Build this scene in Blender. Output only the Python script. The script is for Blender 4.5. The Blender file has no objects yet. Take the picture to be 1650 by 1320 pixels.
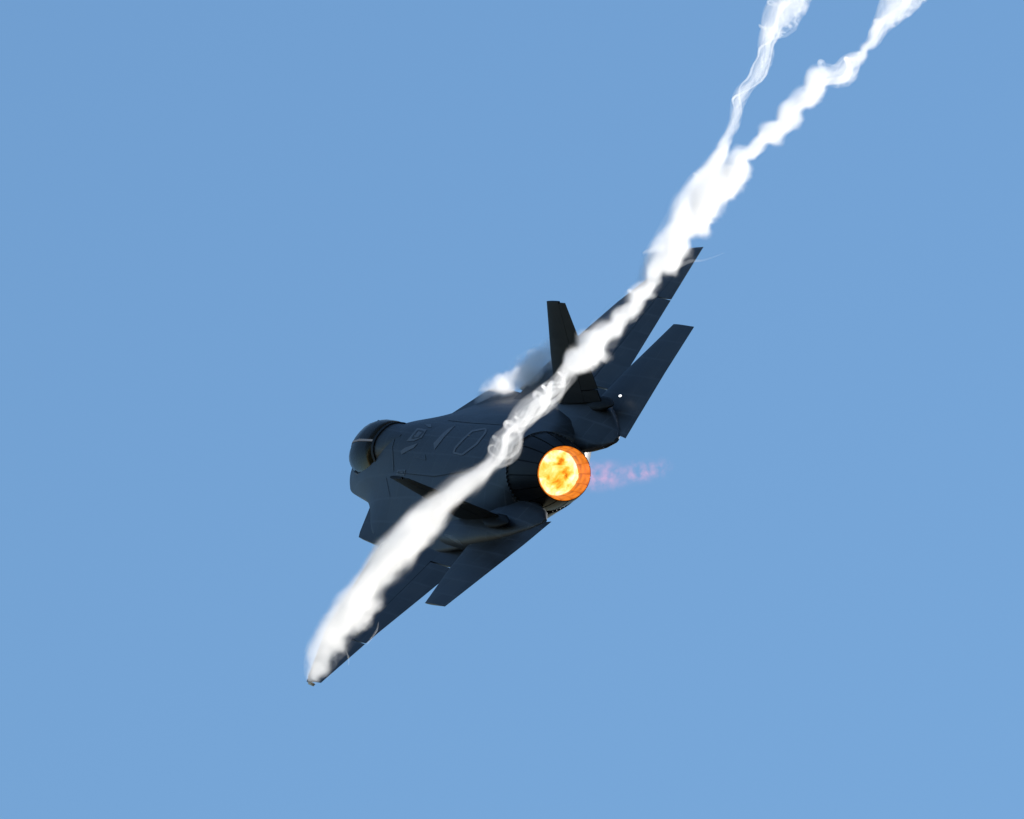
import bpy, bmesh, math, random
from mathutils import Vector, Matrix
from mathutils.bvhtree import BVHTree

# ------------------------------------------------------------------ camera, sky, sun, exposure
sc = bpy.context.scene
C = sc.collection
R_ = math.radians
DIST = 300.0                 # metres from the lens to the jet
PXM = 85.56                  # photograph pixels per metre at that distance
PW, PH = 1650, 1320
ELEV = R_(25)                # the camera looks up at the passing jet
CAM = Vector((0, 0, 1.7))
RIGHT = Vector((1, 0, 0)); FWD = Vector((0, math.cos(ELEV), math.sin(ELEV))); UP = Vector((0, -math.sin(ELEV), math.cos(ELEV)))
cam = bpy.data.cameras.new('camera'); camo = bpy.data.objects.new('camera', cam); C.objects.link(camo)
camo.location = CAM; camo.rotation_euler = (math.pi/2 + ELEV, 0, 0)
cam.sensor_width = 36; cam.lens = 36*DIST/(PW/PXM); cam.clip_start = 1; cam.clip_end = 5000
sc.camera = camo

SUN_CAM = Vector((0.84, 0.10, 0.53))          # right, up, forward components of the direction to the sun
SUN = (RIGHT*SUN_CAM.x + UP*SUN_CAM.y + FWD*SUN_CAM.z).normalized()
sun_el = math.asin(SUN.z); sun_az = math.atan2(SUN.x, SUN.y)
world = bpy.data.worlds.new('World'); sc.world = world; world.use_nodes = True
wn = world.node_tree
sky = wn.nodes.new('ShaderNodeTexSky'); sky.sky_type = 'NISHITA'; sky.sun_disc = False
sky.sun_elevation = sun_el; sky.sun_rotation = sun_az
sky.air_density = 1.4; sky.dust_density = 0.0; sky.ozone_density = 5.3; sky.altitude = 0
wn.links.new(sky.outputs[0], wn.nodes['Background'].inputs[0])
wn.nodes['Background'].inputs[1].default_value = 0.08
sl = bpy.data.lights.new('sun', 'SUN'); slo = bpy.data.objects.new('sun', sl); C.objects.link(slo)
sl.energy = 4.3; sl.angle = R_(0.53); sl.color = (1.0, 0.92, 0.82)
slo.rotation_euler = SUN.to_track_quat('Z', 'Y').to_euler()
slo.location = CAM + SUN*200
vs = sc.view_settings; vs.view_transform = 'Standard'; vs.look = 'None'; vs.gamma = 1; vs.use_curve_mapping = False
vs.exposure = 1.1
sc.render.engine = 'CYCLES'
cy = sc.cycles
cy.max_bounces = 14; cy.volume_bounces = 10; cy.transparent_max_bounces = 16; cy.use_denoising = True
cy.volume_max_steps = 1024; cy.sample_clamp_indirect = 10

# ------------------------------------------------------------------ the jet's place in the air
# body frame: x aft of the nose, y to the right wing, z up
RB = ((0.28834, 0.65470, -0.69873), (-0.01866, 0.73343, 0.67951), (0.95735, -0.18289, 0.22370))  # rows: right, up, toward the lens
def cam_vec(v): return RIGHT*v[0] + UP*v[1] - FWD*v[2]
BX, BY, BZ = (cam_vec((RB[0][i], RB[1][i], RB[2][i])) for i in range(3))
def at(px, py, w=0.0):
    """the point on the sight line of a photograph pixel, w metres nearer than the jet's reference distance"""
    d = DIST - w
    return CAM + FWD*d + RIGHT*((px-PW/2)/PXM*d/DIST) - UP*((py-PH/2)/PXM*d/DIST)
REF = at(867.3-5, 750.9+5)
ORIG = REF - BX*13.0
BODY = Matrix(((BX.x, BY.x, BZ.x, ORIG.x), (BX.y, BY.y, BZ.y, ORIG.y), (BX.z, BY.z, BZ.z, ORIG.z), (0, 0, 0, 1)))
BINV = BODY.inverted()

# ------------------------------------------------------------------ materials
def new_mat(name):
    m = bpy.data.materials.new(name); m.use_nodes = True
    return m, m.node_tree, m.node_tree.nodes['Principled BSDF']
def N(nt, t, **kw):
    n = nt.nodes.new(t)
    for k, v in kw.items(): setattr(n, k, v)
    return n
def coat(name, col, rough=0.5, metal=0.0, var=0.25, seams=True, spec=0.5):
    """radar absorbent paint: blotchy tone, streaks along the airflow, faint panel seams"""
    m, nt, b = new_mat(name); L = nt.links.new
    tc = N(nt, 'ShaderNodeTexCoord'); mp = N(nt, 'ShaderNodeMapping'); mp.inputs['Scale'].default_value = (0.5, 2.2, 2.2)
    L(tc.outputs['Object'], mp.inputs[0])
    n1 = N(nt, 'ShaderNodeTexNoise'); n1.inputs['Scale'].default_value = 1.6; n1.inputs['Detail'].default_value = 7; n1.inputs['Roughness'].default_value = 0.62
    L(mp.outputs[0], n1.inputs['Vector'])
    r = N(nt, 'ShaderNodeMapRange'); r.inputs[1].default_value = 0.3; r.inputs[2].default_value = 0.7
    r.inputs[3].default_value = 1-var; r.inputs[4].default_value = 1+var
    L(n1.outputs[0], r.inputs[0])
    mul = N(nt, 'ShaderNodeVectorMath', operation='SCALE'); mul.inputs[0].default_value = col
    if seams:
        br = N(nt, 'ShaderNodeTexBrick'); br.inputs['Scale'].default_value = 0.62; br.inputs['Mortar Size'].default_value = 0.014; br.inputs['Mortar Smooth'].default_value = 0.3
        br.inputs['Color1'].default_value = (1, 1, 1, 1); br.inputs['Color2'].default_value = (0.74, 0.74, 0.74, 1); br.inputs['Mortar'].default_value = (1.25, 1.25, 1.25, 1)
        br.offset = 0.37
        L(tc.outputs['Object'], br.inputs['Vector'])
        bw = N(nt, 'ShaderNodeMath', operation='MULTIPLY'); L(br.outputs['Color'], bw.inputs[0]); L(r.outputs[0], bw.inputs[1])
        L(bw.outputs[0], mul.inputs['Scale'])
    else:
        L(r.outputs[0], mul.inputs['Scale'])
    L(mul.outputs[0], b.inputs['Base Color'])
    rr = N(nt, 'ShaderNodeMapRange'); rr.inputs[3].default_value = rough-0.1; rr.inputs[4].default_value = rough+0.12
    L(n1.outputs[0], rr.inputs[0]); L(rr.outputs[0], b.inputs['Roughness'])
    b.inputs['Metallic'].default_value = metal; b.inputs['Specular IOR Level'].default_value = spec
    bp = N(nt, 'ShaderNodeBump'); bp.inputs['Strength'].default_value = 0.12; bp.inputs['Distance'].default_value = 0.02
    L(n1.outputs[0], bp.inputs['Height']); L(bp.outputs[0], b.inputs['Normal'])
    return m
M = {}
M['skin'] = coat('jet_grey_coating', (0.028, 0.035, 0.045), 0.46, 0.0, 0.42, True, 0.3)
M['fin'] = coat('jet_coating_shade_darkened', (0.009, 0.010, 0.012), 0.6, 0.0, 0.2, True, 0.1)  # near-black copy of the coating, with the fins' shade put into its colour
M['edge'] = coat('jet_edge_coating', (0.03, 0.036, 0.044), 0.5, 0.0, 0.2, False)
M['mark'] = coat('jet_light_grey_marking', (0.085, 0.10, 0.125), 0.55, 0.0, 0.25, False)
M['petal'] = coat('nozzle_petal_metal', (0.010, 0.010, 0.011), 0.5, 0.0, 0.5, False, 0.15)
M['seal'] = coat('nozzle_seal_metal', (0.003, 0.003, 0.0035), 0.55, 0.0, 0.3, False, 0.1)
M['gap'] = coat('dark_gap', (0.008, 0.009, 0.011), 0.7, 0.0, 0.1, False)
M['seat'] = coat('seat_fabric', (0.03, 0.025, 0.02), 0.8, 0.0, 0.2, False)
M['cord'] = coat('pale_cord', (0.38, 0.30, 0.27), 0.6, 0.0, 0.15, False)
M['lens'] = coat('light_lens', (0.8, 0.8, 0.78), 0.2, 0.0, 0.05, False)
M['lamp'], _nt, _b = new_mat('lit_tail_lamp'); _b.inputs['Base Color'].default_value = (.8, .8, .8, 1); _b.inputs['Emission Color'].default_value = (1, 1, 1, 1); _b.inputs['Emission Strength'].default_value = 0.8
M['pale'] = coat('painted_sunlight_pale', (0.55, 0.47, 0.33), 0.4, 0.0, 0.15, False)  # sunlight on the wing tip corner, painted as a pale gold base colour

# hot inner petals: ceramic lit by the flame and itself glowing
m, nt, b = new_mat('hot_inner_petal'); L = nt.links.new
tc = N(nt, 'ShaderNodeTexCoord'); nz = N(nt, 'ShaderNodeTexNoise'); nz.inputs['Scale'].default_value = 5; nz.inputs['Detail'].default_value = 6
L(tc.outputs['Object'], nz.inputs['Vector'])
cr = N(nt, 'ShaderNodeValToRGB'); cr.color_ramp.elements[0].position = 0.32; cr.color_ramp.elements[0].color = (0.30, 0.04, 0.002, 1)
cr.color_ramp.elements[1].position = 0.68; cr.color_ramp.elements[1].color = (0.95, 0.23, 0.006, 1)
L(nz.outputs[0], cr.inputs[0]); b.inputs['Base Color'].default_value = (0.2, 0.08, 0.025, 1); b.inputs['Roughness'].default_value = 0.6
L(cr.outputs[0], b.inputs['Emission Color']); b.inputs['Emission Strength'].default_value = 0.42
M['hot'] = m

m, nt, b = new_mat('afterburner_fire'); L = nt.links.new
tc = N(nt, 'ShaderNodeTexCoord'); mp = N(nt, 'ShaderNodeMapping'); mp.inputs['Location'].default_value = (0.3, 1.37, 0.4); mp.inputs['Scale'].default_value = (1, 1.0, 1.35)
L(tc.outputs['Object'], mp.inputs[0])
nz = N(nt, 'ShaderNodeTexNoise'); nz.inputs['Scale'].default_value = 3.4; nz.inputs['Detail'].default_value = 3.5; nz.inputs['Roughness'].default_value = 0.55; nz.inputs['Distortion'].default_value = 0.3
L(mp.outputs[0], nz.inputs['Vector'])
# the fire burns hottest in a ring round the flame holder
sp = N(nt, 'ShaderNodeSeparateXYZ'); L(tc.outputs['Object'], sp.inputs[0])
def _m(op, a, b_=None):
    q_ = N(nt, 'ShaderNodeMath', operation=op)
    for k_, x_ in enumerate((a, b_)):
        if x_ is None: continue
        if isinstance(x_, (int, float)): q_.inputs[k_].default_value = x_
        else: L(x_, q_.inputs[k_])
    return q_.outputs[0]
yy_ = _m('ADD', sp.outputs[1], 0.11); zz_ = _m('ADD', sp.outputs[2], -0.05)
rad_ = _m('SQRT', _m('ADD', _m('MULTIPLY', yy_, yy_), _m('MULTIPLY', zz_, zz_)))
heat = _m('ADD', nz.outputs[0], _m('MULTIPLY', _m('SUBTRACT', rad_, 0.18), 0.34))
cr = N(nt, 'ShaderNodeValToRGB'); e = cr.color_ramp.elements
e[0].position = 0.25; e[0].color = (0.30, 0.05, 0.004, 1)
e[1].position = 0.66; e[1].color = (1.0, 0.95, 0.66, 1)
q = e.new(0.335); q.color = (0.80, 0.24, 0.012, 1)
q = e.new(0.415); q.color = (1.0, 0.52, 0.05, 1)
q = e.new(0.53); q.color = (1.0, 0.80, 0.24, 1)
L(heat, cr.inputs[0]); b.inputs['Base Color'].default_value = (0, 0, 0, 1); b.inputs['Roughness'].default_value = 1; b.inputs['Specular IOR Level'].default_value = 0
L(cr.outputs[0], b.inputs['Emission Color']); b.inputs['Emission Strength'].default_value = 0.6
M['fire'] = m

m, nt, b = new_mat('canopy_glass')                       # gold tinted acrylic
b.inputs['Base Color'].default_value = (0.55, 0.42, 0.25, 1); b.inputs['Roughness'].default_value = 0.04
b.inputs['Specular IOR Level'].default_value = 0.14
tr = N(nt, 'ShaderNodeBsdfTransparent'); tr.inputs[0].default_value = (0.5, 0.36, 0.2, 1)
b.inputs['Base Color'].default_value = (0.02, 0.018, 0.014, 1)
mx = N(nt, 'ShaderNodeMixShader'); mx.inputs[0].default_value = 0.45
nt.links.new(tr.outputs[0], mx.inputs[1]); nt.links.new(b.outputs[0], mx.inputs[2])
nt.links.new(mx.outputs[0], nt.nodes['Material Output'].inputs['Surface'])
M['glass'] = m

# ------------------------------------------------------------------ mesh helpers
def obj(name, verts, faces, mat, parent=None, smooth=False, autosmooth=None, **props):
    me = bpy.data.meshes.new(name); me.from_pydata([tuple(v) for v in verts], [], faces); me.update()
    bm = bmesh.new(); bm.from_mesh(me); bmesh.ops.recalc_face_normals(bm, faces=bm.faces); bm.to_mesh(me); bm.free()
    if smooth:
        for p in me.polygons: p.use_smooth = True
        if autosmooth: me.set_sharp_from_angle(angle=R_(autosmooth))
    me.materials.append(mat)
    o = bpy.data.objects.new(name, me); C.objects.link(o)
    if parent: o.parent = parent
    for k, v in props.items(): o[k] = v
    return o
def loft(rings, closed=True, cap0=True, cap1=True):
    v = []; f = []; n = len(rings[0])
    for r in rings: v += r
    for i in range(len(rings)-1):
        for j in range(n if closed else n-1):
            a = i*n+j; b_ = i*n+(j+1) % n
            f.append((a, b_, b_+n, a+n))
    if cap0: f.append(tuple(range(n))[::-1])
    if cap1: f.append(tuple((len(rings)-1)*n+j for j in range(n)))
    return v, f
def lerp(a, b, t): return a + (b-a)*t
def thick(x):                                            # airfoil half thickness, 1 at its thickest
    return max(0.0, (1.4845*math.sqrt(max(x, 0)) - 0.63*x - 1.758*x*x + 1.4215*x**3 - 0.5075*x**4)/0.5)
def foil(secs, a, b, n=9, camber=0.012, nrm=None):
    """secs: (leading point, trailing point, thickness); piece of the airfoil between chord fractions a and b"""
    rings = []
    for le, te, th in secs:
        le, te = Vector(le), Vector(te); ch = (te-le).length
        up = nrm or Vector((0, 0, 1)); top = []; bot = []
        for i in range(n+1):
            t = i/n; x = a + (b-a)*(t if a > 0 else t*t)
            c = le.lerp(te, x) + up*(camber*ch*4*x*(1-x)); h = max(th/2*thick(x), 0.004)
            top.append(c+up*h); bot.append(c-up*h)
        rings.append(top + bot[::-1])
    return loft(rings)
def sub(secs, u0, u1, k=1):
    """cut a list of sections (even span fraction between neighbours) to a span range"""
    out = []
    m_ = len(secs)-1
    for i in range(k+1):
        u = lerp(u0, u1, i/k)*m_; j = min(int(u), m_-1); t = u-j
        s0, s1 = secs[j], secs[j+1]
        out.append((Vector(s0[0]).lerp(Vector(s1[0]), t), Vector(s0[1]).lerp(Vector(s1[1]), t), lerp(s0[2], s1[2], t)))
    return out

# ------------------------------------------------------------------ the fighter jet
jet = bpy.data.objects.new('fighter_jet', None); C.objects.link(jet); jet.matrix_world = BODY; jet.empty_display_size = 2
jet['label'] = 'dark grey twin-tailed fighter jet banking hard with its single afterburner lit'; jet['category'] = 'fighter jet'

ST = [
 (0.00, [(0,-.37),(.01,-.375),(.02,-.38),(.026,-.39),(.03,-.40),(.02,-.42),(.01,-.43),(0,-.435)]),
 (0.35, [(0,-.22),(.07,-.23),(.13,-.27),(.18,-.32),(.23,-.38),(.16,-.45),(.09,-.50),(0,-.52)]),
 (1.20, [(0,.0),(.18,-.02),(.36,-.09),(.49,-.18),(.58,-.28),(.45,-.46),(.25,-.6),(0,-.65)]),
 (2.30, [(0,.32),(.30,.26),(.53,.10),(.67,-.04),(.78,-.18),(.7,-.5),(.4,-.72),(0,-.78)]),
 (3.50, [(0,.53),(.42,.45),(.70,.28),(.84,.11),(.94,-.03),(.88,-.5),(.55,-.85),(0,-.92)]),
 (4.60, [(0,.74),(.42,.62),(.76,.38),(.95,.18),(1.07,.03),(1.0,-.5),(.65,-.9),(0,-1.0)]),
 (5.50, [(0,.88),(.38,.74),(.76,.44),(1.08,.20),(1.45,.02),(1.35,-.6),(.85,-1.0),(0,-1.05)]),
 (6.30, [(0,.89),(.38,.76),(.80,.46),(1.28,.18),(1.88,-.08),(1.66,-.65),(.95,-1.05),(0,-1.1)]),
 (7.30, [(0,.82),(.42,.71),(.90,.47),(1.38,.17),(1.98,-.20),(1.72,-.7),(1.0,-1.1),(0,-1.15)]),
 (9.00, [(0,.80),(.48,.72),(.98,.50),(1.5,.18),(2.05,-.18),(1.75,-.75),(1.0,-1.1),(0,-1.12)]),
 (11.0, [(0,.81),(.5,.74),(1.0,.53),(1.5,.22),(2.0,-.20),(1.7,-.7),(1.0,-1.0),(0,-1.02)]),
 (12.5, [(0,.77),(.45,.70),(.88,.47),(1.35,.13),(1.75,-.17),(1.4,-.55),(.8,-.85),(0,-.9)]),
 (13.4, [(0,.77),(.42,.67),(.80,.44),(1.18,.13),(1.62,-.13),(1.15,-.42),(.62,-.75),(0,-.82)]),
 (13.95,[(0,.77),(.42,.645),(.70,.375),(.80,.12),(.84,-.10),(.74,-.32),(.46,-.65),(0,-.785)]),
]
FY = -0.06                    # the fuselage as fitted sits a touch left of the wing's midpoint
rings = []
for s, h in ST:
    r = [(s, y+FY, z) for y, z in h] + [(s, FY-y, z) for y, z in h[-2:0:-1]]
    rings.append(r)
v, f = loft(rings)
fus = obj('fuselage', v, f, M['skin'], jet, True)
me = fus.data
bm = bmesh.new(); bm.from_mesh(me); bm.verts.ensure_lookup_table()
cl = bm.edges.layers.float.get('crease_edge') or bm.edges.layers.float.new('crease_edge')
n = len(rings[0])
for e in bm.edges:
    a, b_ = e.verts[0].index, e.verts[1].index
    if a % n == b_ % n and a % n in (4, n-4): e[cl] = 1.0
    if a//n == b_//n == len(rings)-1: e[cl] = 1
bm.to_mesh(me); bm.free()
md = fus.modifiers.new('sub', 'SUBSURF'); md.levels = 3; md.render_levels = 3
# evaluate the fuselage once, for laying markings on it
dg = bpy.context.evaluated_depsgraph_get()
ev = fus.evaluated_get(dg); em = ev.to_mesh()
FB = BVHTree.FromPolygons([v.co.copy() for v in em.vertices], [tuple(p.vertices) for p in em.polygons]); ev.to_mesh_clear()

# intakes on the flanks, canopy, wings, tail booms, stabilators, fins
def mir(p, sd): return (p[0], p[1]*sd, p[2])
for sd in (1, -1):
    # intake trunk: swept lip, four corners rounded
    def ring(c, k=0.0):
        out = []
        m4 = len(c)
        for i in range(m4):
            p0, p1, p2 = Vector(c[i-1]), Vector(c[i]), Vector(c[(i+1) % m4])
            out += [tuple(p1.lerp(p0, 0.14)), tuple(p1.lerp(p0, .035).lerp(p1.lerp(p2, .035), .5)), tuple(p1.lerp(p2, 0.14))]
        return [mir(p, sd) for p in out]
    lip = [(4.72,1.02,.06),(5.5,1.97,-.06),(5.45,1.62,-.95),(4.95,.85,-.98)]
    mid = [(6.3,1.05,.22),(6.4,2.03,-.12),(6.4,1.68,-1.0),(6.3,.9,-1.06)]
    aft = [(7.9,1.1,.18),(7.9,2.0,-.26),(7.9,1.66,-.95),(7.9,1.0,-1.05)]
    duct = [(5.5,1.02,.0),(5.75,1.82,-.12),(5.75,1.54,-.88),(5.6,.9,-.9)]
    lipin = [tuple(Vector(p).lerp(Vector((5.0,1.35,-.45)), .05)) for p in lip]
    v, f = loft([ring(duct), ring(lipin), ring(lip), ring(mid), ring(aft)])
    it = obj('intake', v, f, M['skin'], jet, True, 35)
    sq = [mir(Vector(p)*1.0, sd) for p in duct]
    obj('intake_opening', [(p[0]-.02, p[1], p[2]) for p in sq], [(0, 1, 2, 3)], M['gap'], it)

    TS = 0.0 if sd == 1 else 0.22
    W = [((6.55,1.35,-.18),(12.35,1.35,-.42),.26), ((7.62,2.79,-.10),(12.05,2.79,-.29),.20), ((8.72,4.2,-.04),(11.62,4.2,-.15),.13), ((9.92,5.62-TS,-.06-TS*.4),(11.2,5.64-TS,-.0-TS*.4),.06)]
    W = [(mir(a, sd), mir(b_, sd), t) for a, b_, t in W]
    wing = obj('wing', *foil(sub(W, 0, 1, 12), .135, .74), M['skin'], jet, True, 40)
    obj('leading_edge_flap', *foil(sub(W, .16, .985, 8), 0, .13), M['edge'], wing, True, 40)
    obj('flaperon', *foil(sub(W, .22, .72, 6), .745, 1), M['skin'], wing, True, 40)
    obj('wing_root_panel', *foil(sub(W, 0, .213, 3), .735, 1), M['skin'], wing, True, 40)
    obj('wing_tip_edge', *foil(sub(W, .725, 1, 4), .745, 1), M['skin'], wing, True, 40)
    # rounded tip cap and an added pale wedge standing in for its sunlit corner
    tp = sub(W, 1, 1.0, 1)[0]
    le, te = tp[0], tp[1]
    end = [(le+Vector((0, 0, 0)), te, .05), (le+Vector((.10, sd*.05, .0)), te+Vector((-.02, sd*.05, 0)), .015)]
    obj('wing_tip', *foil(end, 0, 1), M['edge'], wing, True, 40)
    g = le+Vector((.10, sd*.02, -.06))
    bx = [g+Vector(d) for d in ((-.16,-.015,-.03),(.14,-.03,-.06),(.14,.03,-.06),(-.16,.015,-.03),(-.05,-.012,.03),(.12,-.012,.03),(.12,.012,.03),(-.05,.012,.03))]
    obj('painted_sunlit_corner', bx, [(0,1,2,3),(4,5,6,7),(0,1,5,4),(1,2,6,5),(2,3,7,6),(3,0,4,7)], M['pale'], wing)

    # tail boom
    BM = [(9.9,1.52,-.25,.30,.20),(11.2,1.48,-.14,.42,.30),(12.6,1.38,-.10,.54,.27),(13.5,1.22,-.09,.58,.25),(14.0,1.16,-.13,.54,.20),(14.5,1.11,-.17,.43,.15),(15.05,1.06,-.22,.24,.085),(15.32,1.03,-.25,.06,.035)]
    rg = []
    for s, y, z, a, h in BM:
        rr = []
        for i in range(20):
            t = 2*math.pi*i/20; c_, s_ = math.cos(t), math.sin(t); k = 2/2.7
            rr.append((s, sd*(y+a*math.copysign(abs(c_)**k, c_)), z+h*math.copysign(abs(s_)**k, s_)))
        rg.append(rr)
    boom = obj('tail_boom', *loft(rg), M['skin'], jet, True, 50)

    # stabilator: all-moving, one slab with a root edge cut along the boom
    S = [((12.45,1.62,-.14),(15.54,1.62,-.205),.15),((13.22,2.58,-.0),(15.42,2.58,-.055),.10),((14.2,3.56+.04*sd,.15),(15.4,3.56+.04*sd,.11),.045)]
    S = [(mir(a, sd), mir(b_, sd), t) for a, b_, t in S]
    sb = obj('stabilator', *foil(sub(S, 0, 1, 6), 0, 1, 12, 0.0), M['skin'], jet, True, 40)
    root = [(mir((13.55,1.33,-.17), sd), mir((15.62, 1.12 if sd == 1 else 1.0, -.28), sd), .10), (mir((13.0,1.615,-.14), sd), mir((15.54,1.615,-.205), sd), .14)]
    obj('stabilator_root', *foil(sub(root, 0, 1, 3), .03, 1, 12, 0.0), M['skin'], sb, True, 40)

    # canted fin with rudder, on a fairing
    ct = Vector((0, sd*.42, 1)).normalized(); nr = Vector((0, sd*1, -.42)).normalized()
    F_ = [((11.15,1.46,.12),(14.22,1.47,.20),.24),((12.25,1.84,1.1),(14.42,1.86,1.15),.15),((13.42,2.25,2.09),(14.58,2.25,2.10),.06)]
    F_ = [(Vector(mir(a, sd))+Vector((0, .13, 0)), Vector(mir(b_, sd))+Vector((0, .13, 0)), t) for a, b_, t in F_]
    fin = obj('tail_fin', *foil(sub(F_, 0, 1, 6), 0, .68, 10, 0, nr), M['fin'], jet, True, 40)
    obj('rudder', *foil(sub(F_, .12, .985, 5), .69, 1, 5, 0, nr), M['fin'], fin, True, 40)
    obj('rudder_root', *foil(sub(F_, 0, .11, 2), .685, .97, 5, 0, nr), M['fin'], fin, True, 40)
    # actuator fairing at the fin foot
    rg = []
    for s, k in ((12.9,.15),(13.3,.7),(13.8,1),(14.25,.9),(14.55,.45),(14.7,.1)):
        rg.append([(s, .10+sd*(1.50 + .17*k*math.cos(2*math.pi*i/14)), .10+.01*k + .09*k*math.sin(2*math.pi*i/14)) for i in range(14)])
    obj('fin_fairing', *loft(rg), M['fin'], fin, True, 50)
    # small white tail light on the stabilator hinge
    if sd == 1:
        p = Vector((14.45, 1.86, .06)); rg = []
        for s, k in ((-.07,.2),(-.04,.8),(.0,1),(.04,.8),(.07,.2)):
            rg.append([(p.x+s, p.y+.028*k*math.cos(2*math.pi*i/10), p.z+.02*k*math.sin(2*math.pi*i/10)) for i in range(10)])
        obj('tail_light', *loft(rg), M['lamp'], sb, True)

# canopy
def can_ring(s, hw, zb, zt, n=17, ins=0.0):
    out = []
    for i in range(n):
        t = math.pi*i/(n-1); c_, s_ = math.cos(t), math.sin(t)
        out.append((s, FY-.03+(hw-ins)*math.copysign(abs(c_)**.85, c_), zb + (zt-zb-ins)*abs(s_)**.92))
    return out
CAN = [(2.15,.20,.26,.31),(2.5,.40,.25,.47),(3.0,.54,.25,.69),(3.5,.59,.26,.85),(4.1,.59,.29,.92),(4.6,.56,.34,.915),(5.05,.50,.40,.885)]
CANB = [(5.05,.505,.38,.887),(5.4,.41,.48,.87),(5.8,.28,.6,.86),(6.3,.10,.70,.84)]
v, f = loft([can_ring(*c) for c in CAN], False, False, False)
can = obj('canopy', v, f, M['glass'], jet, True)
sol = can.modifiers.new('thickness', 'SOLIDIFY'); sol.thickness = 0.02; sol.offset = -1
v, f = loft([can_ring(*c) for c in CANB], False, False, True)
obj('canopy_fairing', v, f, M['skin'], jet, True, 60)
# frame hoop at the rear and the bow inside the glass
def hoop(name, s, hw, zb, zt, d, w, par):
    a = can_ring(s, hw, zb, zt); b_ = can_ring(s+w, hw, zb, zt); c_ = can_ring(s+w, hw-d, zb, zt-d); e_ = can_ring(s, hw-d, zb, zt-d)
    v, f = loft([a, b_, c_, e_, a], False, False, False)
    return obj(name, v, f, M['fin'], par, True, 40)
hoop('canopy_hoop', 4.97, .525, .36, .912, .06, .15, can)
hoop('canopy_bow', 3.30, .55, .26, .785, .05, .09, can)
# pale cord line down the glass, left of the crown
rg = []
for c in CAN[1:]:
    full = can_ring(*c); a = Vector(full[9]); b_ = Vector(full[10]); o_ = Vector((0, -.25, 1)).normalized()*.008
    p, q = a.lerp(b_, .55)+o_, a.lerp(b_, .95)+o_
    rg.append([tuple(p), tuple(q), tuple(q-o_*1.6), tuple(p-o_*1.6)])
obj('canopy_cord', *loft(rg), M['cord'], can)
rg = []
for s, hw, zb, zt in CAN[1:]: rg.append([(s, FY-.03-hw*.9, zb-.05), (s, FY-.03-hw*.8, lerp(zb, zt, .28)), (s, FY-.03-hw*.3, lerp(zb, zt, .42)), (s, FY-.03+hw*.3, lerp(zb, zt, .42)), (s, FY-.03+hw*.8, lerp(zb, zt, .28)), (s, FY-.03+hw*.9, zb-.05)])
obj('cockpit_deck', *loft(rg), M['seat'], can)
rail = []
for sd in (1, -1):
    rg = []
    for s, hw, zb, zt in CAN:
        rg.append([(s, FY-.03+sd*(hw+.02), zb+.02), (s, FY-.03+sd*(hw+.02), zb-.08), (s, FY-.03+sd*(hw-.04), zb-.08), (s, FY-.03+sd*(hw-.04), zb+.02)])
    obj('canopy_sill', *loft(rg), M['edge'], can)
# ejection seat under the glass
seat = obj('ejection_seat', *loft([[(4.15,-.32,.3),(4.15,.14,.3),(4.55,.14,.3),(4.55,-.32,.3)], [(4.3,-.31,.60),(4.3,.13,.60),(4.62,.12,.60),(4.62,-.30,.60)], [(4.42,-.24,.78),(4.42,.06,.78),(4.66,.05,.78),(4.66,-.23,.78)]]), M['seat'], jet)
obj('headrest', *loft([[(4.26,-.22,.64),(4.26,.04,.64),(4.42,.04,.64),(4.42,-.22,.64)], [(4.30,-.23,.74),(4.30,.05,.74),(4.45,.05,.74),(4.45,-.23,.74)], [(4.36,-.18,.82),(4.36,.0,.82),(4.46,.0,.82),(4.46,-.18,.82)]]), M['edge'], seat)
dash = [[(3.0,-.45,.34),(3.0,.45,.34),(3.0,.42,.62),(3.0,-.42,.62)], [(3.45,-.42,.38),(3.45,.42,.38),(3.42,.36,.7),(3.42,-.36,.7)]]
obj('instrument_cowl', *loft(dash), M['fin'], jet)

# exhaust nozzle: fifteen outer petals over seals, fifteen hot inner petals, shroud with teeth
NY, NZ = -.09, .05
noz = bpy.data.objects.new('nozzle', None); C.objects.link(noz); noz.parent = jet; noz.location = (0, NY, NZ)
NP = 15; S0, S1, R0_, R1_ = 13.9, 15.15, .745, .535
def prad(s): t = (s-S0)/(S1-S0); return R0_ + (R1_-R0_)*(.55*t + .45*t*t)
def strip(svals, half, rad, th, n=4, taper=None):
    rg = []
    for s in svals:
        h = half(s); r = rad(s); up = []; dn = []
        for i in range(n+1):
            a = -h + 2*h*i/n
            up.append((s, r*math.cos(a), r*math.sin(a))); dn.append((s, (r-th)*math.cos(a), (r-th)*math.sin(a)))
        rg.append(up + dn[::-1])
    return loft(rg)
ss = [S0 + (S1-S0)*i/7 for i in range(8)]
hp = math.pi/NP
v, f = strip(ss + [S1+.02], lambda s: hp*.90 if s <= S1 else hp*.82, prad, .03)
pm = obj('petal', v, f, M['petal'], noz, True, 30)
v, f = strip(ss, lambda s: hp*.32, lambda s: prad(s)-.022, .02)
sm_ = obj('seal', v, f, M['seal'], noz, True, 30)
def ip(s): t = (15.17-s)/(15.17-14.35); return .508 - .035*math.sin(math.pi*t*.9) + (-.05)*t
si = [15.19 - .84*i/5 for i in range(6)]
v, f = strip(si, lambda s: hp*.965, ip, .02)
hm = obj('inner_petal', v, f, M['hot'], noz, True, 30)
a_ = hp*.25
tv = []
for r in (.765, .745):
    tv += [(13.93, r*math.cos(-a_), r*math.sin(-a_)), (13.93, r*math.cos(a_), r*math.sin(a_)), (13.99, r*math.cos(0), r*math.sin(0))]
tm = obj('shroud_tooth', tv, [(0,1,2),(3,4,5),(0,1,4,3),(1,2,5,4),(2,0,3,5)], M['skin'], noz)
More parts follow.
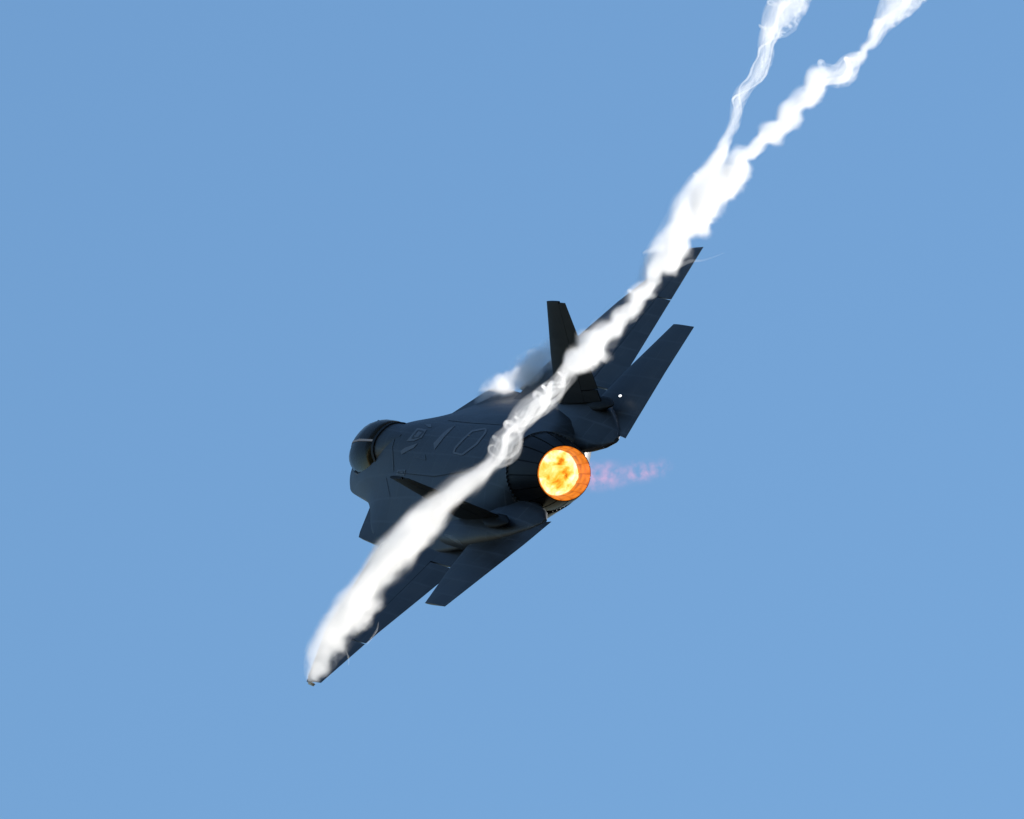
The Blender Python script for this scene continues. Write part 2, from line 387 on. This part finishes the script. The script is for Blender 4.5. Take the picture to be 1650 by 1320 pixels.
for k in range(NP):
    ang = 2*hp*k + hp*.4
    for src, off in ((pm, 0), (sm_, hp), (hm, hp*.5)):
        o = src if k == 0 else src.copy()
        if k: C.objects.link(o); o.parent = noz
        o.rotation_euler = (ang+off, 0, 0)
for k in range(4*NP):
    o = tm if k == 0 else tm.copy()
    if k: C.objects.link(o); o.parent = noz
    o.rotation_euler = (hp*k/2, 0, 0)
rg = [[(s, r*math.cos(2*math.pi*i/40), r*math.sin(2*math.pi*i/40)) for i in range(40)] for s, r in ((13.6,.70),(14.2,.66),(14.35,.47),(14.36,.45),(13.9,.44),(13.6,.44))]
obj('inner_casing', *loft(rg, True, False, False), M['seal'], noz, True, 40)

# light grey markings and access panel outlines on the spine, laid on the skin
def on_skin(px, py):
    a = BINV @ CAM; d = ((BINV @ at(px, py)) - a).normalized()
    h = FB.ray_cast(a, d)
    if h[0] is None: return None
    nn = h[1] if h[1].dot(d) < 0 else -h[1]
    return h[0], nn
def patch(name, pts, mat=None, lift=.008):
    cx = sum(p[0] for p in pts)/len(pts); cy_ = sum(p[1] for p in pts)/len(pts)
    vv = []; ff = []
    fine = []
    for i, p in enumerate(pts):
        q = pts[(i+1) % len(pts)]; m_ = 4
        fine += [(lerp(p[0], q[0], j/m_), lerp(p[1], q[1], j/m_)) for j in range(m_)]
    k = len(fine)
    for fr in (1.0, .5):
        for p in fine:
            h = on_skin(lerp(cx, p[0], fr), lerp(cy_, p[1], fr))
            if h is None: return
            vv.append(h[0]+h[1]*lift)
    h = on_skin(cx, cy_)
    if h is None: return
    vv.append(h[0]+h[1]*lift)
    for j in range(k):
        ff.append((j, (j+1) % k, k+(j+1) % k, k+j)); ff.append((k+j, k+(j+1) % k, 2*k))
    o = obj(name, vv, ff, mat or M['mark'], fus)
    return o
def line(name, pts, w, mat=None, close=True, lift=.008):
    n_ = len(pts)
    for i in range(n_ if close else n_-1):
        p, q = Vector(pts[i]), Vector(pts[(i+1) % n_]); d = (q-p); L_ = d.length
        if L_ < 1: continue
        d /= L_; nn = Vector((-d.y, d.x))*w/2
        vv = []; ff = []; m_ = max(2, int(L_/5))
        ok = True
        for j in range(m_+1):
            c = p.lerp(q, j/m_)
            for sgn in (-1, 1):
                h = on_skin(*(c+nn*sgn))
                if h is None: ok = False; break
                vv.append(h[0]+h[1]*lift)
            if not ok: break
        if not ok: continue
        for j in range(m_): ff.append((2*j, 2*j+1, 2*j+3, 2*j+2))
        obj(name, vv, ff, mat or M['mark'], fus)
patch('spine_marking', [(672.7,690),(688,692.7),(680,705.5),(667,711),(655.5,711)])
line('marking_seam', [(674,694),(683,696),(675,705),(664,707)], 1.6, M['skin'], True, .014)
patch('spine_marking', [(683.6,683.5),(694.5,684),(695.5,689.5),(690,688.5)])
patch('spine_marking', [(673.6,714.5),(667,722),(647,732.7),(646,727),(652.7,722)])
patch('spine_marking', [(734.5,685.5),(717,703.6),(700,725.5),(699,714.5),(714.5,698),(723.6,691)])
hexa = [(761,695),(782.5,691),(783.5,696),(768,716),(745,733),(731,730),(734,722),(746,709)]
line('panel_outline', hexa, 3.0)
patch('warning_stencil', [(641,757.5),(654,757),(652,766.5),(639,765.5)])
line('panel_outline', [(643,759.5),(651,759),(650,764),(642,764)], 1.3, M['skin'], True, .014)
line('panel_seam', [(640,762),(700,768),(770,757)], 1.4, M['gap'], False)
line('panel_seam', [(640,690),(632,720),(634,760)], 1.6, M['edge'], False)
line('panel_seam', [(722,677),(760,681),(812,684)], 2.0, M['edge'], False)
line('panel_seam', [(668,737),(686,741),(684,732)], 1.4, M['edge'], False)
line('panel_seam', [(622,770),(628,800)], 1.2, M['edge'], False)

# ------------------------------------------------------------------ afterburner flame and exhaust
def body_obj(name, v, f, mat, label, cat, smooth=True, **kw):
    o = obj(name, v, f, mat, None, smooth); o.matrix_world = BODY
    o['label'] = label; o['category'] = cat
    for k, x in kw.items(): o[k] = x
    return o
random.seed(4)
rg = []
for k in range(9):
    t = k/8; r0 = .452*math.cos(t*math.pi/2*.985)
    s = 14.66 + .14*math.sin(t*math.pi/2)
    ring_ = []
    for i in range(36):
        an = 2*math.pi*i/36; r = r0*(1+.012*math.sin(7*an+1)+.012*math.sin(11*an)) if k < 6 else r0
        ring_.append((s+.03*random.uniform(-1, 1)*(k < 6)+.02*math.sin(5*an+.5)*(k < 3), NY+r*math.cos(an), NZ+r*math.sin(an)))
    rg.append(ring_)
rg = [[(14.3, NY+.44*math.cos(2*math.pi*i/36), NZ+.44*math.sin(2*math.pi*i/36)) for i in range(36)]] + rg
body_obj('afterburner_flame', *loft(rg), M['fire'], 'blazing yellow and white afterburner flame filling the jet nozzle', 'flame')

# ------------------------------------------------------------------ condensation: volumes that follow a curved path
def fcurve(nt, src, vals, lo, hi):
    """float curve through (t, value) pairs, scaled to lo..hi"""
    n_ = N(nt, 'ShaderNodeFloatCurve'); c = n_.mapping.curves[0]
    pts = [(t, (v_-lo)/(hi-lo) if hi > lo else 0) for t, v_ in vals]
    c.points[0].location = pts[0]; c.points[1].location = pts[-1]
    for p in pts[1:-1]: c.points.new(*p)
    for p in c.points: p.handle_type = 'AUTO_CLAMPED'
    n_.mapping.update()
    nt.links.new(src, n_.inputs['Value'])
    mr = N(nt, 'ShaderNodeMath', operation='MULTIPLY_ADD'); nt.links.new(n_.outputs[0], mr.inputs[0]); mr.inputs[1].default_value = hi-lo; mr.inputs[2].default_value = lo
    return mr.outputs[0], (lambda t, m=n_.mapping, cc=c: m.evaluate(cc, t)*(hi-lo)+lo)
def mth(nt, op, a, b=None, c=None):
    n_ = N(nt, 'ShaderNodeMath', operation=op)
    for i, x in enumerate((a, b, c)):
        if x is None: continue
        if isinstance(x, (int, float)): n_.inputs[i].default_value = x
        else: nt.links.new(x, n_.inputs[i])
    return n_.outputs[0]
def mrange(nt, src, a, b, c, d, smooth=True):
    n_ = N(nt, 'ShaderNodeMapRange', interpolation_type='SMOOTHERSTEP' if smooth else 'LINEAR')
    nt.links.new(src, n_.inputs[0])
    for i, x in enumerate((a, b, c, d)): n_.inputs[i+1].default_value = x
    return n_.outputs[0]
def trail(name, label, cat, P, dens0=5.5, swirl=2.2, scale=1.2, seed=0.0, emission=None, aniso=0.5, step=0.05, warp=1.0, group=None, lump=1.0, tint=(0.99, 0.99, 0.99, 1), patchy=None):
    """P: (px, py, half width px, density 0..1, wispiness 0..1, metres toward the lens)"""
    p0 = at(P[0][0], P[0][1], P[0][5]); p1 = at(P[-1][0], P[-1][1], P[-1][5])
    ax = (p1-p0); Lg = ax.length; ax.normalize()
    ay = FWD.cross(ax).normalized(); az = ax.cross(ay)
    mw = Matrix(((ax.x, ay.x, az.x, p0.x), (ax.y, ay.y, az.y, p0.y), (ax.z, ay.z, az.z, p0.z), (0, 0, 0, 1))); iv = mw.inverted()
    loc = [iv @ at(x, y, w) for x, y, _, _, _, w in P]
    ts = []; last = -1
    for l in loc:
        t = max(l.x/Lg, last+.002); ts.append(t); last = t
    ts = [min(1, max(0, t)) for t in ts]
    ys = [l.y for l in loc]; zs = [l.z for l in loc]; rs = [p[2]/PXM for p in P]
    m = bpy.data.materials.new(name+'_vapour'); m.use_nodes = True; nt = m.node_tree; L = nt.links.new
    nt.nodes.remove(nt.nodes['Principled BSDF'])
    tc = N(nt, 'ShaderNodeTexCoord'); sx = N(nt, 'ShaderNodeSeparateXYZ'); L(tc.outputs['Object'], sx.inputs[0])
    t = mth(nt, 'DIVIDE', sx.outputs[0], Lg)
    cyo, fy = fcurve(nt, t, list(zip(ts, ys)), min(ys)-.01, max(ys)+.01)
    czo, fz = fcurve(nt, t, list(zip(ts, zs)), min(zs)-.01, max(zs)+.01)
    ro, fr = fcurve(nt, t, list(zip(ts, rs)), 0, max(rs))
    do, _ = fcurve(nt, t, list(zip(ts, [p[3] for p in P])), 0, 1)
    fo, _ = fcurve(nt, t, list(zip(ts, [p[4] for p in P])), 0, 1)
    dy = mth(nt, 'DIVIDE', mth(nt, 'SUBTRACT', sx.outputs[1], cyo), ro)
    dz = mth(nt, 'DIVIDE', mth(nt, 'SUBTRACT', sx.outputs[2], czo), ro)
    th = mth(nt, 'MULTIPLY', sx.outputs[0], swirl)          # the pattern turns about the core along the trail
    co = mth(nt, 'COSINE', th); si_ = mth(nt, 'SINE', th)
    u = mth(nt, 'SUBTRACT', mth(nt, 'MULTIPLY', dy, co), mth(nt, 'MULTIPLY', dz, si_))
    w_ = mth(nt, 'ADD', mth(nt, 'MULTIPLY', dy, si_), mth(nt, 'MULTIPLY', dz, co))
    cx = N(nt, 'ShaderNodeCombineXYZ'); L(mth(nt, 'MULTIPLY_ADD', sx.outputs[0], 1.25*lump, seed), cx.inputs[0]); L(mth(nt, 'MULTIPLY', u, .75), cx.inputs[1]); L(mth(nt, 'MULTIPLY', w_, .75), cx.inputs[2])
    n1 = N(nt, 'ShaderNodeTexNoise'); n1.inputs['Scale'].default_value = scale; n1.inputs['Detail'].default_value = 3.2; n1.inputs['Roughness'].default_value = 0.5
    L(cx.outputs[0], n1.inputs['Vector'])
    rr = mth(nt, 'SQRT', mth(nt, 'ADD', mth(nt, 'MULTIPLY', dy, dy), mth(nt, 'MULTIPLY', dz, dz)))
    rw = mth(nt, 'ADD', rr, mth(nt, 'MULTIPLY', mth(nt, 'SUBTRACT', n1.outputs[0], 0.5), warp*1.5))
    core = mth(nt, 'MULTIPLY', mrange(nt, rw, 1.0, 0.2, 0, 1), mrange(nt, n1.outputs[0], 0.75, 0.4, 0.35, 1.0))
    c2 = N(nt, 'ShaderNodeCombineXYZ'); L(mth(nt, 'MULTIPLY_ADD', sx.outputs[0], 0.5, seed+7), c2.inputs[0]); L(u, c2.inputs[1]); L(w_, c2.inputs[2])
    n2 = N(nt, 'ShaderNodeTexNoise'); n2.inputs['Scale'].default_value = 1.7; n2.inputs['Detail'].default_value = 2.5; L(c2.outputs[0], n2.inputs['Vector'])
    rd = mth(nt, 'ABSOLUTE', mth(nt, 'SUBTRACT', n2.outputs[0], 0.5))
    fl = mrange(nt, rd, 0.07, 0.0, 0.01, 0.42, False)        # thin curled sheets
    shell = mrange(nt, mth(nt, 'ABSOLUTE', mth(nt, 'SUBTRACT', rr, 0.86)), 0.12, 0.0, 0.0, 0.10)
    wisp = mth(nt, 'MULTIPLY', mth(nt, 'MAXIMUM', fl, shell), mrange(nt, rr, 1.0, 0.88, 0, 1))
    body_ = mth(nt, 'ADD', mth(nt, 'MULTIPLY', core, mth(nt, 'SUBTRACT', 1.0, fo)), mth(nt, 'MULTIPLY', wisp, fo))
    dens = mth(nt, 'MULTIPLY', body_, mth(nt, 'MULTIPLY', do, dens0))
    if patchy:
        dens = mth(nt, 'MULTIPLY', dens, mrange(nt, n1.outputs[0], patchy[0], patchy[1], 0, 1))
    if emission:
        nd = N(nt, 'ShaderNodeEmission'); nd.inputs[0].default_value = emission; L(dens, nd.inputs[1])
    else:
        nd = N(nt, 'ShaderNodeVolumeScatter'); nd.inputs['Color'].default_value = tint; nd.inputs['Anisotropy'].default_value = aniso; L(dens, nd.inputs['Density'])
    L(nd.outputs[0], nt.nodes['Material Output'].inputs['Volume'])
    m.cycles.volume_step_rate = step; m.cycles.volume_sampling = 'MULTIPLE_IMPORTANCE'
    rg = []; K = max(24, len(P)*5)
    for i in range(K+1):
        tt = i/K; r = max(fr(tt)*1.25, .01)
        rg.append([(tt*Lg, fy(tt)+r*math.cos(2*math.pi*j/18), fz(tt)+r*math.sin(2*math.pi*j/18)) for j in range(18)])
    o = obj(name, *loft(rg), m, None, True); o.matrix_world = mw
    o['label'] = label; o['category'] = cat
    if group: o['group'] = group
    def tpar(px, py):                                       # trail parameter nearest a point of the path
        best = min(range(len(P)), key=lambda i: (P[i][0]-px)**2+(P[i][1]-py)**2); return ts[best]
    return o, Lg, fy, fz, fr, tpar

def strand_mat(name, dens, aniso=0.5):
    m = bpy.data.materials.new(name); m.use_nodes = True; nt = m.node_tree; nt.nodes.remove(nt.nodes['Principled BSDF'])
    nd = N(nt, 'ShaderNodeVolumeScatter'); nd.inputs['Color'].default_value = (0.99, 0.99, 0.99, 1); nd.inputs['Density'].default_value = dens; nd.inputs['Anisotropy'].default_value = aniso
    nt.links.new(nd.outputs[0], nt.nodes['Material Output'].inputs['Volume'])
    return m
M['strand'] = strand_mat('vapour_strand', 4.6); M['soft'] = strand_mat('vapour_soft_strand', 2.0)
def tube(name, pts, rad, mat, parent=None, n=9):
    """round tube through points with a radius each, closed at both ends"""
    rg = []
    u0 = None
    for i, p in enumerate(pts):
        d = (pts[min(i+1, len(pts)-1)]-pts[max(i-1, 0)]).normalized()
        u_ = (u0 - d*u0.dot(d)).normalized() if u0 is not None else d.orthogonal().normalized(); u0 = u_
        v_ = d.cross(u_)
        rg.append([tuple(p+(u_*math.cos(2*math.pi*j/n)+v_*math.sin(2*math.pi*j/n))*rad[i]) for j in range(n)])
    return obj(name, *loft(rg), mat, parent, True)
def helix(tr, a, b, k, pitch, phase, rpx, mat, wob=0.15, seed=0):
    """one vortex strand winding round a trail between two of its path points"""
    o, Lg, fy, fz, fr, tp = tr
    ta, tb = tp(*a), tp(*b); rnd = random.Random(seed); n_ = max(10, int((tb-ta)*Lg/pitch*22))
    ph = [rnd.uniform(0, 6.28) for _ in range(4)]
    pts = []; rad = []
    for i in range(n_+1):
        t = lerp(ta, tb, i/n_); x = t*Lg; an = 2*math.pi*x/pitch + phase + .6*math.sin(x*1.7+ph[0])
        kk = k*(1+wob*math.sin(x*2.9+ph[1])+wob*.7*math.sin(x*6.1+ph[2]))*fr(t)
        fade = min(1, i/n_*6, (n_-i)/n_*6); kk *= min(1, .15+fade*1.2)
        pts.append(Vector((x, fy(t)+kk*math.cos(an), fz(t)+kk*math.sin(an))))
        rad.append(max(.004, rpx/PXM*(.06+.94*fade)*(1+.3*math.sin(x*4.3+ph[3]))))
    return tube('vapour_strand', pts, rad, mat, o)
def wisp(name, label, pts, mat, group=None):
    """a stray thread of vapour: (px, py, half width px, metres toward the lens)"""
    P = [at(x, y, w) for x, y, _, w in pts]; c = P[0]
    fine = []; rad = []
    for i in range(len(P)-1):
        pm1 = P[max(i-1, 0)]; p2 = P[min(i+2, len(P)-1)]
        for j in range(6):
            t = j/6
            fine.append(.5*((2*P[i]) + (P[i+1]-pm1)*t + (2*pm1-5*P[i]+4*P[i+1]-p2)*t*t + (3*P[i]-pm1-3*P[i+1]+p2)*t**3) - c)
            rad.append(lerp(pts[i][2], pts[i+1][2], t)/PXM)
    fine.append(P[-1]-c); rad.append(pts[-1][2]/PXM)
    o = tube(name, fine, [max(r, .004) for r in rad], mat); o.location = c
    o['label'] = label; o['category'] = 'vapour wisp'
    if group: o['group'] = group
    return o

A = [ # low wing vortex: x, y, half width, density, wispiness, toward the lens
 (502,1094,11,.15,.3,.6),(511,1071,25,.2,.35,2.4),(530,1038,34,.3,.15,3.9),(561,996,37,.6,0,5.1),(594,951,37,1,0,5.8),(623,911,36,1,0,6.2),(655,870,35,1,0,6.5),(690,835,34,1,0,6.8),
 (720,808,29,1,0,7.0),(755,779,26,1,0,7.2),(782,760,20,1,.0,7.4),(797,743,18,1,.1,7.6),(812,720,27,.9,.75,7.8),(826,697,19,.9,.75,8.0),(843,671,22,.9,.8,8.3),(866,652,23,.9,.8,8.5),(886,635,22,.9,.8,8.8),
 (903,617,18,.8,.7,9.0),(918,599,17,.9,.2,9.3),(938,578,28,1,0,9.8),(960,558,32,1,0,10.3),(978,538,27,1,0,10.7),(993,520,19,.8,.25,11.1),(1005,507,19,.8,.3,11.4),(1022,488,22,1,.05,11.8),(1038,468,20,1,0,12.2),
 (1050,448,20,.9,.3,12.6),(1066,424,27,1,.15,13.1),(1088,394,32,1,0,13.7),(1112,360,36,1,0,14.4),(1138,323,35,1,0,15.2),(1165,290,34,1,0,15.9),(1187,264,31,1,0,16.4),(1200,246,17,1,0,16.8),(1220,235,15,1,0,17.2),(1248,216,23,1,0,17.7),
 (1272,188,25,1,0,18.3),(1296,158,24,1,0,18.9),(1316,130,24,1,0,19.5),(1340,122,22,.8,.5,19.9),(1362,116,21,.8,.75,20.3),(1372,100,16,.8,.6,20.7),(1390,88,10,.9,.1,21.1),(1402,72,11,.9,.2,21.5),(1413,52,14,.7,.6,22.0),(1428,30,20,.65,.7,22.6),(1448,2,30,.65,.7,23.3),(1470,-30,38,.6,.7,24.1)]
def bead(P, first):
    # the core swells and pinches as the vortex coils: a neck between each two path points
    out = []
    for i, p in enumerate(P):
        if i < first or i+1 >= len(P) or p[4] > .4 or P[i+1][4] > .4: out.append(p); continue
        q = P[i+1]; m_ = [lerp(a, b, .5) for a, b in zip(p, q)]
        d = math.hypot(q[0]-p[0], q[1]-p[1]); off = 4.5*(1 if i % 2 else -1)
        m_[0] += -(q[1]-p[1])/d*off; m_[1] += (q[0]-p[0])/d*off; m_[2] *= .70 if i % 3 else .86
        out += [(p[0], p[1], p[2]*1.08, *p[3:]), tuple(m_)]
    return out
A = bead(A, 18)
TA = trail('vapour_trail', 'thick white vapour trail streaming from the low wing across the jet', 'vapour trail', A, seed=3.3, lump=.55, warp=.85, swirl=1.3, group='wing vortex trails')
B = [
 (1030,466,8,.5,.2,-3.6),(1044,440,19,.7,.4,-3.4),(1062,410,25,.8,.3,-3.1),(1084,376,28,.9,.15,-2.7),(1104,338,26,1,.1,-2.2),(1120,306,23,.9,.3,-1.7),(1140,282,20,1,.05,-1.2),(1158,256,17,1,0,-.7),(1170,228,12,1,0,-.1),
 (1181,204,11,.9,.3,.4),(1187,178,12,.8,.45,1.0),(1194,154,14,.8,.6,1.6),(1210,134,12,.8,.55,2.2),(1226,110,15,.8,.65,2.9),(1234,82,15,.8,.65,3.6),(1240,56,18,.8,.45,4.2),(1252,34,27,.7,.7,4.9),(1268,12,33,.7,.75,5.5),(1286,-22,31,.7,.75,6.3)]
TB = trail('vapour_trail', 'thin wispy vapour trail rising beside the thick one from the high wing', 'vapour trail', B, dens0=4.6, seed=21.0, swirl=2.0, lump=.7, warp=.8, group='wing vortex trails')
# curled strands where the trails open into rings and threads
helix(TA, (782,760), (918,599), .26, 1.1, .3, 6.0, M['strand'], .5, 1)
helix(TA, (797,743), (918,599), .42, 1.35, 3.2, 4.2, M['strand'], .4, 70)
for k in range(3):
    helix(TA, (797,743), (843,671), (.92, .72, .98)[k], (.62, .9, 1.1)[k], 1.9*k, (3.0, 2.8, 2.4)[k], M['strand' if k < 1 else 'soft'], .12, 30+k)
    helix(TA, (826,697), (918,599), (.86, .62, .95)[k], (1.15, .7, 1.4)[k], 2.3*k+.6, (3.2, 3.2, 2.6)[k], M['strand' if k < 2 else 'soft'], .2, 40+k)
# bright beads where the core bursts
for bx_, by_, br_, bw_ in ((888,627,9,8.9),(904,618,8,9.1),(879,648,7,8.7),(818,709,8,7.9),(846,668,8,8.3),(1000,516,13,11.3),(1012,500,12,11.6)):
    b0 = TA[0].matrix_world.inverted() @ at(bx_, by_, bw_); rr_ = br_/PXM
    rg = [[tuple(b0+Vector((-rr_*1.3*math.cos(math.pi*a/9), rr_*math.sin(math.pi*a/9)*math.cos(2*math.pi*j_/14), rr_*math.sin(math.pi*a/9)*math.sin(2*math.pi*j_/14)))) for j_ in range(14)] for a in range(1, 9)]
    obj('vapour_bead', *loft(rg), M['soft'], TA[0], True)
helix(TA, (978,538), (1038,468), .8, 1.2, 2.6, 2.6, M['soft'], .15, 6)
helix(TA, (1316,130), (1390,88), .45, 2.0, .4, 5.0, M['strand'], .3, 8)
helix(TA, (1316,130), (1390,88), .85, 1.6, 3.0, 3.0, M['soft'], .2, 9)
helix(TA, (1402,72), (1470,-30), .3, 3.5, 0, 6.0, M['soft'], .3, 10)
helix(TA, (1402,72), (1470,-30), .8, 4.2, 2, 4.0, M['soft'], .2, 11)
for k in range(3):
    helix(TB, (1181,204), (1252,34), .80, 5.2, 2.1*k, 1.8, M['strand' if k < 2 else 'soft'], .1, 12+k)
    helix(TB, (1240,56), (1286,-22), .88, 3.2, 2.1*k+.6, 2.4, M['soft'], .15, 16+k)
helix(TB, (1226,110), (1286,-22), .25, 3.0, 0, 5.0, M['soft'], .4, 20)
helix(TB, (1044,440), (1140,282), .85, 2.4, 1.0, 3.0, M['soft'], .2, 21)

# vapour torn off the wing roots and leading edges
trail('vapour_cloud', 'small grey vapour cloud with white crest above the far wing root', 'vapour cloud',
 [(766,652,6,.3,0,-7.2),(779,644,16,.3,0,-7.1),(797,629,25,.3,0,-6.8),(816,624,23,.3,0,-6.2),(836,612,27,.45,0,-5.6),(858,598,31,.6,0,-5.1),(877,583,30,.6,0,-4.8),(889,563,22,.4,.0,-4.6),(896,543,9,.2,.0,-4.5)], dens0=9, seed=40, step=.12, lump=2.2, warp=1.3, tint=(.99, .97, .95, 1))
trail('vapour_veil', 'thin mauve veil of vapour along the leading edge of the high wing', 'vapour cloud',
 [(933,555,8,.2,0,-4.4),(958,528,15,.6,0,-4.3),(988,502,16,.7,0,-4.1),(1018,479,16,.7,0,-3.9),(1043,458,12,.5,0,-3.7),(1058,444,6,.2,0,-3.6)], dens0=.7, seed=50, step=.1, lump=.7, warp=.8)
trail('vapour_veil', 'faint dark smudge of vapour ahead of the low wing root', 'vapour cloud',
 [(592,928,6,.2,0,-5.5),(601,905,15,.6,0,-5.4),(614,884,18,.7,0,-5.3),(632,866,12,.4,0,-5.2)], dens0=6, seed=60, step=.12, lump=1.2, warp=.8)
# stray threads
wisp('vapour_wisp', 'cream forked thread of vapour at the low wing trailing root', [(716,862,1.5,-.2),(727,866,3.5,-.2),(740,874,2.5,-.2),(756,879,3,-.2),(762,880,.8,-.2)], M['strand'], 'stray vapour threads')
wisp('vapour_wisp', 'white thread of vapour curling off the high wing tip', [(1078,440,2,-2.4),(1096,428,4,-2.4),(1112,421,3.5,-2.4),(1130,420,2,-2.4),(1148,415,1.5,-2.4),(1168,407,.6,-2.4)], M['soft'], 'stray vapour threads')
wisp('vapour_wisp', 'short pale thread of vapour near the low wing tip', [(610,1003,.8,1.0),(607,1016,1.8,1.0),(596,1032,1.6,1.0),(589,1040,.6,1.0)], M['strand'], 'stray vapour threads')
wisp('vapour_wisp', 'tiny thread of vapour hanging under the low wing tip', [(557,1048,.8,1.0),(561,1058,1.8,1.0),(562,1072,.8,1.0)], M['strand'], 'stray vapour threads')

# faint pink exhaust beyond the nozzle
trail('exhaust_plume', 'faint pink exhaust patches trailing behind the glowing nozzle', 'exhaust', [
 (930,764,34,.2,0,2.9),(950,766,36,.9,0,3.7),(970,767,36,1,0,4.5),(990,766,34,.8,0,5.3),(1012,763,30,.5,0,6.1),(1034,760,28,.9,0,6.9),(1054,756,26,.6,0,7.7),(1080,750,20,.05,0,8.7)],
 dens0=1.0, emission=(1.0, .20, .12, 1), seed=71, step=.06, lump=2.0, warp=.5, patchy=(.52, .66), scale=2.3)
